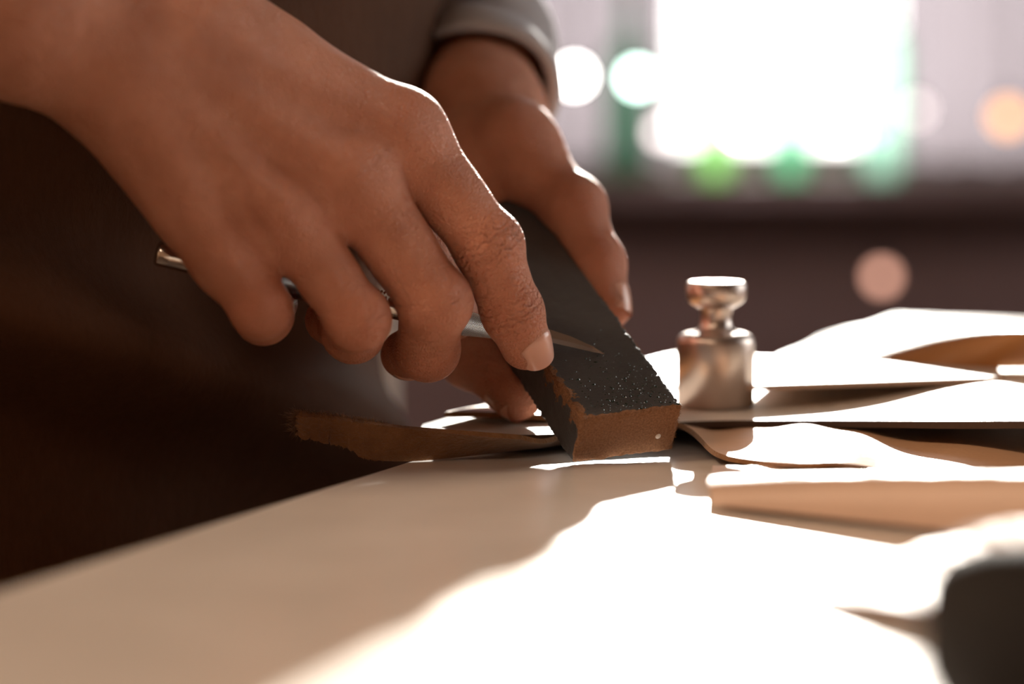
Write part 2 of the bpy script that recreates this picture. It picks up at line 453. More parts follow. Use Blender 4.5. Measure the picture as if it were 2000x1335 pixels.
# ------------------------------------------------------------------ work table
ED = np.array([0.370, 0.929]); EN = np.array([0.929, -0.370])       # along the person's edge of the table, and away from the person
E0 = np.array([-0.0265, 0.0165])
def edge(s, t=0.0): return E0 + ED * s + EN * t
def slab(name, poly, z0, z1, mat, parent=None, bev=0.0):
    bm = bmesh.new(); vs = [bm.verts.new((p[0], p[1], z0)) for p in poly]
    f = bm.faces.new(vs); r = bmesh.ops.extrude_face_region(bm, geom=[f])
    bmesh.ops.translate(bm, vec=(0, 0, z1 - z0), verts=[v for v in r['geom'] if isinstance(v, bmesh.types.BMVert)])
    bmesh.ops.recalc_face_normals(bm, faces=bm.faces)
    if bev: bmesh.ops.bevel(bm, geom=bm.edges[:], offset=bev, segments=3, profile=.5, affect='EDGES')
    return link(name, bm_mesh(name, bm), mat, parent, False)
tab = empty('work_table', (0.3, 0.05, 0), 'brown wooden work table with a straight edge against the seated person', 'table')
slab('table_top', [edge(-.75, .004), edge(-.75, .75), edge(.62, .75), edge(.62, .004)], .715, .745, MAT['wood'], tab, .002)
for s, t in ((-.68, .10), (-.68, .68), (.55, .10), (.55, .68)):
    p = edge(s, t); box('leg', p[0] - .025, p[0] + .025, p[1] - .025, p[1] + .025, 0, .716, MAT['wood'], tab, .003)
o = slab('work_board', [edge(-.62, 0), edge(-.62, .60), edge(.33, .60), edge(.33, 0)], .745, .750, MAT['board'], None, .0012)
recentre(o); tag(o, 'large glossy white work board covering the table top', 'work board')

# ------------------------------------------------------------------ leather sheets
def sheet(name, fn, nu, nv, thick, mat, label=None, cat=None, parent=None, back=None, group=None):
    """fn(u,v) -> point of the upper side; thickness is taken along the underside normal"""
    P = np.array([[fn(i / nu, j / nv) for i in range(nu + 1)] for j in range(nv + 1)])
    du = np.gradient(P, axis=1); dv = np.gradient(P, axis=0)
    N = np.cross(du, dv); N /= np.linalg.norm(N, axis=2, keepdims=True) + 1e-12
    B = P - N * thick
    n1 = nu + 1; off = (nv + 1) * n1
    vs = np.concatenate([P.reshape(-1, 3), B.reshape(-1, 3)]); fs, mi = [], []
    for j in range(nv):
        for i in range(nu):
            a = j * n1 + i
            fs.append((a, a + 1, a + n1 + 1, a + n1)); mi.append(0)
            fs.append((off + a, off + a + n1, off + a + n1 + 1, off + a + 1)); mi.append(1)
    for i in range(nu):
        a = i; fs.append((a, off + a, off + a + 1, a + 1)); mi.append(1)
        a = nv * n1 + i; fs.append((a, a + 1, off + a + 1, off + a)); mi.append(1)
    for j in range(nv):
        a = j * n1; fs.append((a, a + n1, off + a + n1, off + a)); mi.append(1)
        a = j * n1 + nu; fs.append((a, off + a, off + a + n1, a + n1)); mi.append(1)
    me = mesh(name, vs, fs)
    o = link(name, me, [mat, back or mat], parent)
    me.polygons.foreach_set('material_index', mi if back else [0] * len(mi))
    sh = [True] * len(fs)
    for q in range(2 * nu * nv, len(fs)): sh[q] = False
    me.polygons.foreach_set('use_smooth', sh)
    me.set_sharp_from_angle(angle=math.radians(50))
    if label: recentre(o); tag(o, label, cat, group)
    return o
def lerp(a, b, t): return np.asarray(a, float) * (1 - t) + np.asarray(b, float) * t
def interp(xs, pts, x):
    pts = np.array(pts, float); return np.array([np.interp(x, xs, pts[:, i]) for i in range(pts.shape[1])])
def smooth_curve(pts, n=400):
    """Catmull-Rom through pts, sampled evenly by index"""
    P = np.array(pts, float); Q = np.vstack([2 * P[0] - P[1], P, 2 * P[-1] - P[-2]]); out = []
    m = len(P) - 1
    for q in range(n + 1):
        s = min(q / n * m, m - 1e-9); i = int(s); t = s - i
        a, b, c, d = Q[i], Q[i + 1], Q[i + 2], Q[i + 3]
        out.append(.5 * (2 * b + (c - a) * t + (2 * a - 5 * b + 4 * c - d) * t * t + (3 * b - a - 3 * c + d) * t ** 3))
    return np.array(out)
def along(curve, u):
    x = u * (len(curve) - 1); i = min(int(x), len(curve) - 2); return lerp(curve[i], curve[i + 1], x - i)
def nz1(x, s=0):
    return math.sin(x * 12.9 + s) * .5 + math.sin(x * 31.7 + 2 * s) * .3 + math.sin(x * 71.3 + 3 * s) * .2

# 1. tan piece that runs under the block: frayed end turned over to show its suede underside, broad flat sheet at the other
XS = [585, 640, 690, 706, 730, 790, 850, 930, 1010, 1080]
up_ = [806, 810, 818, 820, 823, 831, 836, 842, 848, 852]
lo_ = [847, 858, 873, 886, 893, 895, 890, 880, 870, 862]
dn_ = [.716, .716, .717, .717, .717, .718, .719, .721, .726, .737]       # turned-up near edge
df_ = [.721, .722, .722, .723, .723, .724, .727, .733, .740, .748]       # lower far edge
rx = [1200, 1320, 1400, 1480, 1560, 1640, 1740, 1900, 2150]
near_ = [U(x, y, d) for x, y, d in zip(XS, up_, dn_)] + [G(x, y, z) for x, y, z in zip(rx, [868, 862, 882, 899, 903, 902, 915, 922, 930], [.7522, .756, .7545, .7535, .756, .7565, .7520, .7520, .7520])]
far_ = [U(x, y, d) for x, y, d in zip(XS, lo_, df_)] + [G(x, y, .7520) for x, y in zip(rx, [842, 828, 824, 823, 822, 822, 822, 822, 822])]
near_[10] = np.array([.033, .046, .7625]); near_[11] = np.array([.054, .034, .7572])       # crest beneath the tilted block, raised to stop sun passing under it
CN, CF = smooth_curve(near_), smooth_curve(far_)
def tanfn(u, v):
    a, b = along(CN, u).copy(), along(CF, u).copy()
    if u < .27:
        k = 1 - u / .27
        b[2] += (.0010 * nz1(u * 25, 1) + .0006 * nz1(u * 66, 4)) * k
        a[2] += .0004 * nz1(u * 40, 7) * k
    p = lerp(a, b, v)
    if u < .03: p[0] += .0014 * nz1(v * 2.2, 2) * (1 - u / .03)
    if u > .6:
        k = min(1, (u - .6) / .08)
        p[2] += k * (.0022 * math.sin(math.pi * min(1, v * 1.15)) * (1 + nz1(u * 1.1, 3)))
    p[2] = max(p[2], .7517) if u > .55 else p[2]
    return p
strip = empty('leather_piece', tuple(G(1200, 868, .75)), 'tan leather piece under the block, its frayed brown suede end sticking out', 'leather')
sheet('leather_body', tanfn, 300, 22, .0015, MAT['tan'], parent=strip, back=MAT['suede'])
# loose fibres along the torn edges
vs, fs = [], []
def fibre(p, d, L, r=.00009):
    p = np.array(p); d = np.array(d) / np.linalg.norm(d); a = np.cross(d, [0.3, 1, .2]); a /= np.linalg.norm(a); c = np.cross(d, a)
    k0 = len(vs); bend = rng.normal(0, .35, 3)
    for q in range(4):
        t = q / 3; c0 = p + d * L * t + bend * L * t * t * .6
        for ang in (0, 2.1, 4.2): vs.append(c0 + (a * math.cos(ang) + c * math.sin(ang)) * r * (1 - .8 * t))
    for q in range(3):
        for m in range(3): fs.append((k0 + q * 3 + m, k0 + q * 3 + (m + 1) % 3, k0 + q * 3 + 3 + (m + 1) % 3, k0 + q * 3 + 3 + m))
for q in range(900):
    u = rng.random() ** 1.6 * .25
    if rng.random() < .55: p = tanfn(u, 1); d = np.array([rng.normal(0, .5), rng.normal(0, .4), -1])
    else: p = tanfn(u, 0); d = np.array([rng.normal(0, .6), rng.normal(0, .4), .8])
    fibre(p - np.array([0, 0, 0]), d, rng.uniform(.0004, .0014))
for q in range(260):
    p = tanfn(0, rng.random()); fibre(p, (-1, rng.normal(0, .3), rng.normal(0, .6)), rng.uniform(.0008, .0040))
for q in range(900):
    u, v = rng.random() * .3, rng.random(); p = tanfn(u, v)
    fibre(p, (rng.normal(0, .7), -1, rng.normal(.2, .7)), rng.uniform(.0003, .0008))
o = link('frayed_fibres', mesh('frayed_fibres', vs, fs), MAT['suede'], strip); o['kind'] = 'stuff'

# 2. sheet whose front edge bends down to the board, lit on top and shaded in front
def bent(u, v):
    x0 = lerp(G(1388, 985, .7515), G(2150, 1068, .7515), u); h = .0045 + .0115 * u ** .8
    back = np.array([x0[0] + .006, -.022 + .004 * math.sin(u * 5), .7525])
    t = v
    if t < .3:                                    # the front roll
        a = t / .3 * math.pi / 2
        return x0 + np.array([0, (1 - math.cos(a)) * .010, math.sin(a) * h])
    s = (t - .3) / .7; top = x0 + np.array([0, .010, h])
    p = lerp(top, back, s); p[2] = .7525 + (top[2] - .7525) * (1 - s) ** 2 * (1 + 1.2 * s) + .0004 * nz1(u * 2 + s, 2)
    return p
sheet('leather_sheet', bent, 90, 40, .0014, MAT['rosy'], 'beige leather sheet with its front edge bent down, in front of the tan piece', 'leather', back=MAT['rosy'], group='loose leather sheets')
# 3. foreground sheet at the near corner
def nearsheet(u, v):
    a = lerp(G(1560, 1150, .753), G(1835, 1053, .757), v); b = lerp(G(2300, 1260, .760), G(2200, 1060, .772), v)
    p = lerp(a, b, u); p[2] += .004 * math.sin(u * 3.1) * v + .0004 * nz1(u + v, 3); return p
sheet('leather_sheet', nearsheet, 40, 30, .0018, MAT['tan'], 'very blurred brown leather sheet behind the black roll in the near corner', 'leather', back=MAT['suede'], group='loose leather sheets')
# 4. pale sheet that carries the weight, raised towards the side
nE = smooth_curve([G(822, 836, .7565), G(930, 846, .7565), G(1060, 848, .7565), G(1200, 838, .7565), G(1340, 823, .7568), G(1500, 820, .7570), G(1700, 821, .7590), G(1850, 823, .7615), G(2000, 822, .7640), G(2250, 820, .767)])
fE = smooth_curve([G(826, 828, .7565), G(935, 800, .7565), G(1080, 765, .7565), G(1200, 740, .7568), G(1340, 712, .7570), G(1500, 705, .7570), G(1700, 700, .7580), G(1850, 697, .760), G(2000, 695, .762), G(2250, 693, .764)])
def palefn(u, v):
    p = lerp(along(nE, u), along(fE, u), v)
    if u > .62: p[2] += .0035 * math.sin(math.pi * v) * math.sin((u - .62) * 8)
    return p
sheet('leather_sheet', palefn, 120, 30, .0022, MAT['pale'], 'pale cream leather sheet lying beneath the steel weight', 'leather', back=MAT['dark_leather'], group='loose leather sheets')
# added dark pad: shade of the gap as colour, also props the pale sheet
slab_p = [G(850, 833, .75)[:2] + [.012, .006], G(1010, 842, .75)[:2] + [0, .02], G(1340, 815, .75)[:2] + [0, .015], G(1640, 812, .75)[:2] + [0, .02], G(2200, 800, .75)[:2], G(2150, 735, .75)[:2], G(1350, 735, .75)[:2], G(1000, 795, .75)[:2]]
o = slab('gap_shade_pad', slab_p, .7502, .7542, MAT['dark_leather'], None, .0006); recentre(o)
tag(o, 'dark pad added for the shade in the gap under the pale sheet', 'leather', 'loose leather sheets')
# 5. orange-tan sheet hanging over the person's edge of the table
def orangefn(u, v):
    a = lerp(G(868, 812, .7590), G(1330, 690, .7600), u); b = lerp(G(1080, 812, .7590), G(1480, 700, .7600), u)
    p = lerp(b, a, v); p[2] = .7592 + .0012 * math.sin(u * 7 + v * 2); return p
sheet('leather_sheet', orangefn, 50, 20, .0018, MAT['orange'], 'orange-tan leather sheet behind the block, on the pale sheet', 'leather', back=MAT['suede'], group='loose leather sheets')
# 6. white sheet curling at the back, 7. orange sheet rising in the far corner
def whitefn(u, v):
    a = lerp(G(1440, 752, .7650), G(1960, 735, .7670), u); b = lerp(G(1600, 655, .7560), G(1900, 662, .7600), u)
    p = lerp(a, b, v); p[2] += .006 * math.sin(u * 4.0) * v + .002 * math.sin(v * 5); return p
sheet('leather_sheet', whitefn, 50, 30, .0018, MAT['pale'], 'white sunlit leather sheet behind the steel weight', 'leather', back=MAT['rosy'], group='loose leather sheets')
def farorange(u, v):
    a = lerp(G(1660, 724, .7640), G(2150, 716, .7680), u); b = lerp(G(1850, 662, .772), G(2150, 618, .790), u)
    p = lerp(a, b, v); p[2] += .004 * math.sin(v * 3.0) + .003 * math.sin(u * 5 + 1) * v; return p
sheet('leather_sheet', farorange, 50, 30, .0022, MAT['orange'], 'orange leather sheet curling up at the far side of the table', 'leather', back=MAT['suede'], group='loose leather sheets')
# 8. black roll in the near corner
ro = empty('leather_roll', tuple(G(1960, 1290, .75)), 'very blurred black rounded leather roll in the near corner', 'leather roll')
c0 = np.array([.088, -.318, .7665]); ax = np.array([.97, -.2, 0])
prof = [(-.020, 0), (-.0198, .007), (-.017, .0125), (-.010, .0155), (0, .0163), (.05, .0165), (.20, .0165), (.206, .014), (.207, 0)]
lathe('roll_body', prof, c0, ax, MAT['black_leather'], ro, 40)
lathe('tie_band', [(.028, .0162), (.028, .0174), (.036, .0174), (.036, .0162)], c0, ax, MAT['dark_leather'], ro, 40)

# ------------------------------------------------------------------ steel weight
wp = G(1397, 792, .7572); wr = 152 / 2 * (wp[1] + .714) / FPX
we = empty('calibration_weight', tuple(wp), 'steel cylindrical weight with a knob top, standing on the pale leather', 'weight')
k = wr / .0138
pb = [(0, 0), (0, .0128), (.0006, .0138), (.0228, .0138), (.0244, .0135), (.0256, .0124), (.0263, .0105), (.0268, .0080), (.0280, .0060), (.031, .0054), (.0335, .0056), (.0355, .0062)]
lathe('weight_body', [(s * k, r * k) for s, r in pb], wp, (0, 0, 1), MAT['steel'], we, 64)
pk = [(.0345, .0050), (.0352, .0066), (.0368, .0094), (.0385, .0104), (.0405, .0107), (.0430, .0107), (.0440, .0103), (.0444, .0096), (.0444, 0)]
lathe('knob', [(s * k, r * k) for s, r in pk], wp, (0, 0, 1), MAT['steel'], we, 64)

# ------------------------------------------------------------------ block with dark strop faces
BM = np.array([[0.91083124, -0.38350797, 0.15266989], [0.40729899, 0.77494109, -0.48329476], [0.06703722, 0.50238226, 0.86204297]])
BO = np.array([0.01811779, -0.00131989, 0.7502]); BW, BT, BL = .03325, .01669, .132
mm = M('strop_block'); co = mm.coord(); sx = mm.n('ShaderNodeSeparateXYZ'); mm.l(co, sx.inputs[0]); X, Y, Z = sx.outputs
nlo = mm.noise(260, detail=5, rough=.7); nhi = mm.noise(1500, detail=4); nmid = mm.noise(90, detail=4)
scr = mm.noise(220, mm.coord('Object', (1, 14, 6)), detail=5)
dark = mm.mix(mm.math('MULTIPLY', scr, .6), (0.040, 0.038, 0.040), (0.14, 0.135, 0.13))
brown = mm.ramp(nhi, [(0.3, (0.20, 0.095, 0.045)), (0.7, (0.36, 0.18, 0.09))])
endm = mm.math('LESS_THAN', mm.math('ADD', Y, mm.math('MULTIPLY_ADD', nlo, .0024, -.0012)), .0010)
# worn corner between the upper and the side face: frayed brown patches
wearx = mm.math('ADD', X, mm.math('MULTIPLY_ADD', mm.math('SUBTRACT', BT, Z), .55, 0))
wear = mm.math('LESS_THAN', mm.math('ADD', wearx, mm.math('MULTIPLY', Y, .03)), mm.math('MULTIPLY_ADD', nlo, .012, -.0036))
wear = mm.math('MULTIPLY', wear, mm.math('LESS_THAN', Y, .034))
msk = mm.math('MAXIMUM', endm, wear)
mm.set(Base_Color=mm.mix(msk, dark, brown), Roughness=mm.math('MULTIPLY_ADD', msk, .45, mm.math('MULTIPLY_ADD', nmid, .25, .30)))
b1 = mm.bump(nhi, .25, .0004); b2 = mm.bump(scr, .25, .0004, b1); mm.bump(mm.math('MULTIPLY', nlo, msk), .6, .0012, b2)
MAT['block'] = mm.m
blk = empty('strop_block', tuple(BO), 'black-faced rectangular block with brown end, tilted on one corner and held in hand', 'block')
RB = Matrix([list(r) for r in BM]).to_4x4()
def block_part(name, me, mat):
    o = bpy.data.objects.new(name, me); COL.objects.link(o); o.parent = blk; o.matrix_local = RB
    me.materials.append(mat); return o
bm = bmesh.new(); bmesh.ops.create_cube(bm, size=1)
for v in bm.verts: v.co = Vector(((v.co.x + .5) * BW, (v.co.y + .5) * BL, (v.co.z + .5) * BT))
bmesh.ops.bevel(bm, geom=bm.edges[:], offset=.0011, segments=3, profile=.6, affect='EDGES')
for cut_ax, cuts in ((1, np.linspace(.001, .06, 60)), (0, np.linspace(.001, BW - .001, 34)), (2, np.linspace(.001, BT - .001, 16))):
    for c in cuts:
        nrm = [0, 0, 0]; nrm[cut_ax] = 1; pt = [0, 0, 0]; pt[cut_ax] = c
        bmesh.ops.bisect_plane(bm, geom=bm.verts[:] + bm.edges[:] + bm.faces[:], plane_co=pt, plane_no=nrm)
from mathutils import noise as mnoise
for v in bm.verts:
    c = v.co
    e = min(c.x, BW - c.x) < .0016, min(c.z, BT - c.z) < .0016, c.y < .0016
    amp = .00012 + (.00045 if sum(e) >= 2 else 0)
    v.co = c + Vector(mnoise.noise_vector(c * 900)) * amp + Vector(mnoise.noise_vector(c * 250)) * amp * .8
me = bm_mesh('block_body', bm); o = block_part('block_body', me, MAT['block'])
me.polygons.foreach_set('use_smooth', [True] * len(me.polygons)); me.set_sharp_from_angle(angle=math.radians(55))
bm = bmesh.new(); bmesh.ops.create_uvsphere(bm, u_segments=14, v_segments=8, radius=.0009)
for v in bm.verts: v.co = Vector((v.co.x + .0272, v.co.y * .5 - .0001, v.co.z + .0062))
me = bm_mesh('pin', bm); o = block_part('pin', me, MAT['white_pin']); o['label'] = 'small white pin head'
me.polygons.foreach_set('use_smooth', [True] * len(me.polygons))
# waxy crumbs of polishing paste on the worn face
mm = M('paste_crumbs'); mm.set(Base_Color=mm.ramp(mm.noise(300), [(.3, (.008, .02, .014)), (.7, (.02, .045, .032))]), Roughness=.12); MAT['crumb'] = mm.m
vs, fs = [], []
for q in range(420):
    x = rng.normal(.021, .0055) if rng.random() < .6 else rng.uniform(.003, BW - .002)
    y = abs(rng.normal(0, .013)) + .001
    x = min(max(x + (y - .01) * .12, .002), BW - .001)
    r = rng.uniform(.00008, .00034) * (1 if rng.random() < .85 else 1.5)
    k0 = len(vs); jj = rng.uniform(.6, 1.4, 6)
    for d, j_ in zip(((1, 0, 0), (-1, 0, 0), (0, 1, 0), (0, -1, 0), (0, 0, 1), (0, 0, -1)), jj):
        vs.append((x + d[0] * r * j_ * 1.4, y + d[1] * r * j_, BT + d[2] * r * j_ * .6))
    for f in ((0, 2, 4), (2, 1, 4), (1, 3, 4), (3, 0, 4), (2, 0, 5), (1, 2, 5), (3, 1, 5), (0, 3, 5)): fs.append(tuple(k0 + i for i in f))
o = block_part('paste_crumbs', mesh('paste_crumbs', vs, fs), MAT['crumb']); o['kind'] = 'stuff'
# fuzz along the long edges and the end
vs, fs = [], []
for q in range(700):
    e = rng.random()
    if e < .55: p = np.array([BW - .0003, rng.random() * .06, BT - .0004]); d = np.array([1, rng.normal(0, .5), rng.normal(.4, .5)])
    elif e < .8: p = np.array([rng.random() * BW, .0003, BT - .0004]); d = np.array([rng.normal(0, .5), -1, rng.normal(.5, .5)])
    else: p = np.array([BW - .0003, .0003, rng.random() * BT]); d = np.array([1, rng.normal(-.5, .5), rng.normal(0, .5)])
    fibre(p, d, rng.uniform(.0002, .0010), .00005)
o = block_part('edge_fuzz', mesh('edge_fuzz', vs, fs), MAT['suede']); o['kind'] = 'stuff'
def block_sdf(X):
    q = [X[i] - BO[i] for i in range(3)]
    l = [q[0] * BM[0, j] + q[1] * BM[1, j] + q[2] * BM[2, j] for j in range(3)]
    d = [np.abs(l[j] - h) - h for j, h in enumerate((BW / 2, BL / 2, BT / 2))]
    out = np.sqrt(np.maximum(d[0], 0) ** 2 + np.maximum(d[1], 0) ** 2 + np.maximum(d[2], 0) ** 2)
    return out + np.minimum(np.maximum(d[0], np.maximum(d[1], d[2])), 0)

# ------------------------------------------------------------------ knife
KT = U(305, 494, .7005); KP = U(1180, 692, .7372)
ka = (KP - KT) / np.linalg.norm(KP - KT); KLEN = float(np.linalg.norm(KP - KT))
kn = empty('craft_knife', tuple(KT), 'slim chrome craft knife with knurled grip held between the fingers', 'knife')
HL = KLEN - .052
lathe('handle', [(0, 0), (0, .0030), (.0006, .0036), (.004, .0037), (HL * .33, .0037), (HL * .33, .0040)], KT, ka, MAT['chrome'], kn, 40)
lathe('grip', [(HL * .33, .0040), (HL * .33 + .0008, .00425), (HL * .72, .00425), (HL * .72 + .0008, .0040)], KT, ka, MAT['knurl'], kn, 64, True)
lathe('groove_band', [(HL * .72 + .0008, .0040)] + [(HL * (.725 + .012 * i / 2), .0034 if i % 2 else .0041) for i in range(1, 12)] + [(HL * .80, .0036), (HL - .003, .0036)], KT, ka, MAT['chrome'], kn, 40)
lathe('collar', [(HL - .003, .0036), (HL - .003, .0044), (HL - .0025, .0047), (HL + .0005, .0047), (HL + .001, .0044), (HL + .001, .004)], KT, ka, MAT['chrome'], kn, 40)
lathe('chuck', [(HL + .001, .0042), (HL + .006, .0040), (HL + .018, .0026), (HL + .021, .0021), (HL + .021, 0)], KT, ka, MAT['knurl'], kn, 64, True)
# blade: flat, upright to the strop face, cutting edge down on it
nb = BM[:, 2]; side = np.cross(ka, nb); side /= np.linalg.norm(side)
if side[1] < 0: side = -side
f1 = nb * .30 + side * .95; f1 -= ka * (f1 @ ka); f1 /= np.linalg.norm(f1)
flat = nb * .80 + side * .60; flat -= ka * (flat @ ka); flat /= np.linalg.norm(flat); tn = np.cross(ka, flat)
b0 = KT + ka * (HL + .014); bl = KLEN - HL - .014
prof = [(0, .0016, .0026), (bl * .35, .0018, .0030), (bl * .70, .0018, .0018), (bl * .90, .0014, .0006), (bl, .0001, .0001)]
vs, fs = [], []
for s, wb, hg in prof:
    c = b0 + ka * s
    for p, th in ((c, .00004), (c + f1 * wb, .00020), (c + f1 * wb + flat * hg, .00020)):
        for sg in (1, -1): vs.append(p + tn * th * sg)
for k in range(len(prof) - 1):
    a, c = k * 6, k * 6 + 6
    for p, q in ((0, 2), (2, 4), (4, 5), (5, 3), (3, 1), (1, 0)): fs.append((a + p, a + q, c + q, c + p))
fs.append((0, 1, 3, 5, 4, 2)); e6 = (len(prof) - 1) * 6; fs.append(tuple(e6 + i for i in (0, 2, 4, 5, 3, 1)))
me = mesh('blade', vs, fs); bmx = bmesh.new(); bmx.from_mesh(me); bmesh.ops.recalc_face_normals(bmx, faces=bmx.faces); bmx.to_mesh(me); bmx.free()
link('blade', me, MAT['blade'], kn, False)

# ------------------------------------------------------------------ the person
FD = np.array([EN[0], EN[1], 0]); SD = np.array([ED[0], ED[1], 0]); ZV = np.array([0, 0, 1.0])   # facing, own left, up
TC = np.array([-0.172, 0.160, 0])                                                             # middle of the trunk on the floor plan
per = empty('person', (TC[0], TC[1], 0), 'seated person in a dark brown leather apron and grey rolled-sleeve shirt working with both hands', 'person')

JOINTS = []        # (point, red weight radius)
CREASES = []       # (centre, axis, half width)
NAILS = []
def finger(pts, rads, cw=.35):
    """pts: MCP, PIP, DIP, tip"""
    segs = [(pts[i], rads[i], pts[i + 1], rads[i + 1]) for i in range(len(pts) - 1)]
    for i in range(1, len(pts) - 1):
        ax = pts[i + 1] - pts[i - 1]; ax = ax / np.linalg.norm(ax)
        b = pts[i] - (pts[i - 1] + pts[i + 1]) / 2; n = np.linalg.norm(b)
        b = b / n if n > .0005 else np.zeros(3)
        segs.append((pts[i] + b * .0008, rads[i] * 1.0, pts[i] + b * .0010, rads[i] * 1.0))
        CREASES.append((pts[i], ax, .006, cw)); JOINTS.append((pts[i], .011, .8))
    JOINTS.append((pts[-1], .010, .8)); JOINTS.append((pts[0], .020, .25))
    return segs
def nail(p_dip, p_tip, r, up, L=.0115, half=.95, shift=.0):
    NAILS.append((p_dip, p_tip, r, up, L, half, shift))

# --- right hand: nearer, back towards the camera, closed round the knife
def kd(px): return float(np.interp(px, [318, 1180], [.700, .7372]))
r_idx = [U(788, 262, .703), U(951, 476, .705), U(1000, 606, .7105), U(1027, 671, .7165)]
r_mid = [U(688, 348, .693), U(848, 588, .699), U(834, 679, .716), U(792, 692, .737)]
r_rin = [U(556, 420, .686), U(697, 620, .689), U(688, 646, .708), U(642, 625, .727)]
r_pin = [U(446, 500, .684), U(508, 600, .683), U(516, 612, .699), U(538, 592, .716)]
r_thu = [U(440, 210, .712), U(640, 335, .737), U(790, 447, .7435), U(880, 612, .7405)]
wr_u, wr_l = U(380, 70, .678), U(250, 152, .674)         # thumb side and little-finger side of the wrist
fa_u, fa_l = U(50, -80, .664), U(25, 2, .660)
el = np.array([-.335, -.075, .955])                     # elbow
fld = Field((-.205, -.105, .765), (.035, .065, .985), .00075)
r3 = [(wr_u, .0165, r_idx[0], .0118), (lerp(wr_u, wr_l, .33), .0165, r_mid[0], .0112), (lerp(wr_u, wr_l, .66), .0165, r_rin[0], .0105), (wr_l, .0165, r_pin[0], .0098)]
pk_ = .007
add_chain(fld, r3, pk_)
blend_chain(fld, [
    (lerp(wr_l, r_pin[0], .15), .0148, lerp(wr_l, r_pin[0], .70), .0112),
    (lerp(wr_l, r_pin[0], .30) + FW * .010, .0138, lerp(wr_l, r_pin[0], .70) + FW * .008 + RT * .005, .0085),
    (lerp(r_idx[0], r_mid[0], .5) + FW * .006, .0085, lerp(r_mid[0], r_rin[0], .5) + FW * .006, .0080),
    (lerp(r_mid[0], r_rin[0], .5) + FW * .006, .0080, lerp(r_rin[0], r_pin[0], .5) + FW * .006, .0078),
    (lerp(wr_u, r_idx[0], .25) + FW * .014, .0165, lerp(wr_u, r_mid[0], .62) + FW * .016, .0135),
    (lerp(wr_l, r_rin[0], .25) + FW * .012, .0160, lerp(wr_l, r_rin[0], .80) + FW * .013, .0120),
    (wr_u + FW * .004, .0170, fa_u, .0230), (wr_l + FW * .004, .0170, fa_l, .0235), (lerp(wr_u, wr_l, .5) + FW * .006, .0185, lerp(fa_u, fa_l, .5) + FW * .010, .0270),
    (fa_u, .0230, lerp(fa_u, el, .8), .034), (fa_l, .0235, lerp(fa_l, el, .8), .034),
    (wr_l + (wr_l - wr_u) * .06 - FW * .004, .0125, wr_l + (wr_l - wr_u) * .08 - FW * .003, .0125),      # ulna head
], .012)
# knuckles and the cords running back from them
for q, kr in ((r_idx, .0108), (r_mid, .0108), (r_rin, .0100), (r_pin, .0092)):
    blend_chain(fld, [(q[0] - FW * .0040 + UP * .0012, kr, q[0] - FW * .0040 + UP * .0012, kr)], .006)
for q, w0 in ((r_idx, .05), (r_mid, .35), (r_rin, .65), (r_pin, .92)):
    a = lerp(wr_u, wr_l, w0) - FW * .0135; b = q[0] - FW * .0115 + UP * .001
    blend_chain(fld, [(lerp(a, b, .25), .0022, b, .0026)], .008)
palm = fld.f.copy()
for pts, rads in ((r_idx, [.0102, .0097, .0085, .0078]), (r_mid, [.0108, .0100, .0088, .0076]), (r_rin, [.0087, .0087, .0083, .0072]), (r_pin, [.0088, .0080, .0078, .0066])):
    seg = finger(pts, rads, 1.0 if pts is r_idx else .25)
    seg.append((lerp(pts[0], pts[1], .25), rads[0] * .97, lerp(pts[0], pts[1], .62), rads[1] * .94))
    add_chain(fld, seg, .0030, palm, .0065)
seg = finger(r_thu, [.0150, .0118, .0106, .0085]); add_chain(fld, seg, .006, palm, .014)
# webs between neighbouring fingers
for a, b in ((r_idx, r_mid), (r_mid, r_rin), (r_rin, r_pin)):
    wa, wb = lerp(a[0], a[1], .17) + FW * .004, lerp(b[0], b[1], .17) + FW * .004
    blend_chain(fld, [(wa, .0050, wb, .0050)], .006)
# room for the knife and the block
sl, X = fld.region(np.minimum(KT, KP) - .006, np.maximum(KT, KP) + .006)
fld.f[sl] = np.maximum(fld.f[sl], -cone_d(X, KT, .0041, KT + ka * HL, .0041))
sl, X = fld.region(fld.lo, fld.lo + fld.n * fld.vox)
fld.f = np.maximum(fld.f, -(block_sdf(X).astype(np.float32) - .0003))
RV, RQ = surface_nets(fld)
nail(r_idx[2], r_idx[3], .0080, -FW * .85 + UP * .32 + RT * .34, .0112, .92, .0008)
nail(r_mid[2], r_mid[3], .0078, (r_mid[2] - r_mid[1]), .0112)
nail(r_rin[2], r_rin[3], .0074, (r_rin[2] - r_rin[1]), .0105)
nail(r_pin[2], r_pin[3], .0068, (r_pin[2] - r_pin[1]), .0092)
nail(r_thu[2], r_thu[3], .0085, FW * .8 + RT * .5, .0130)

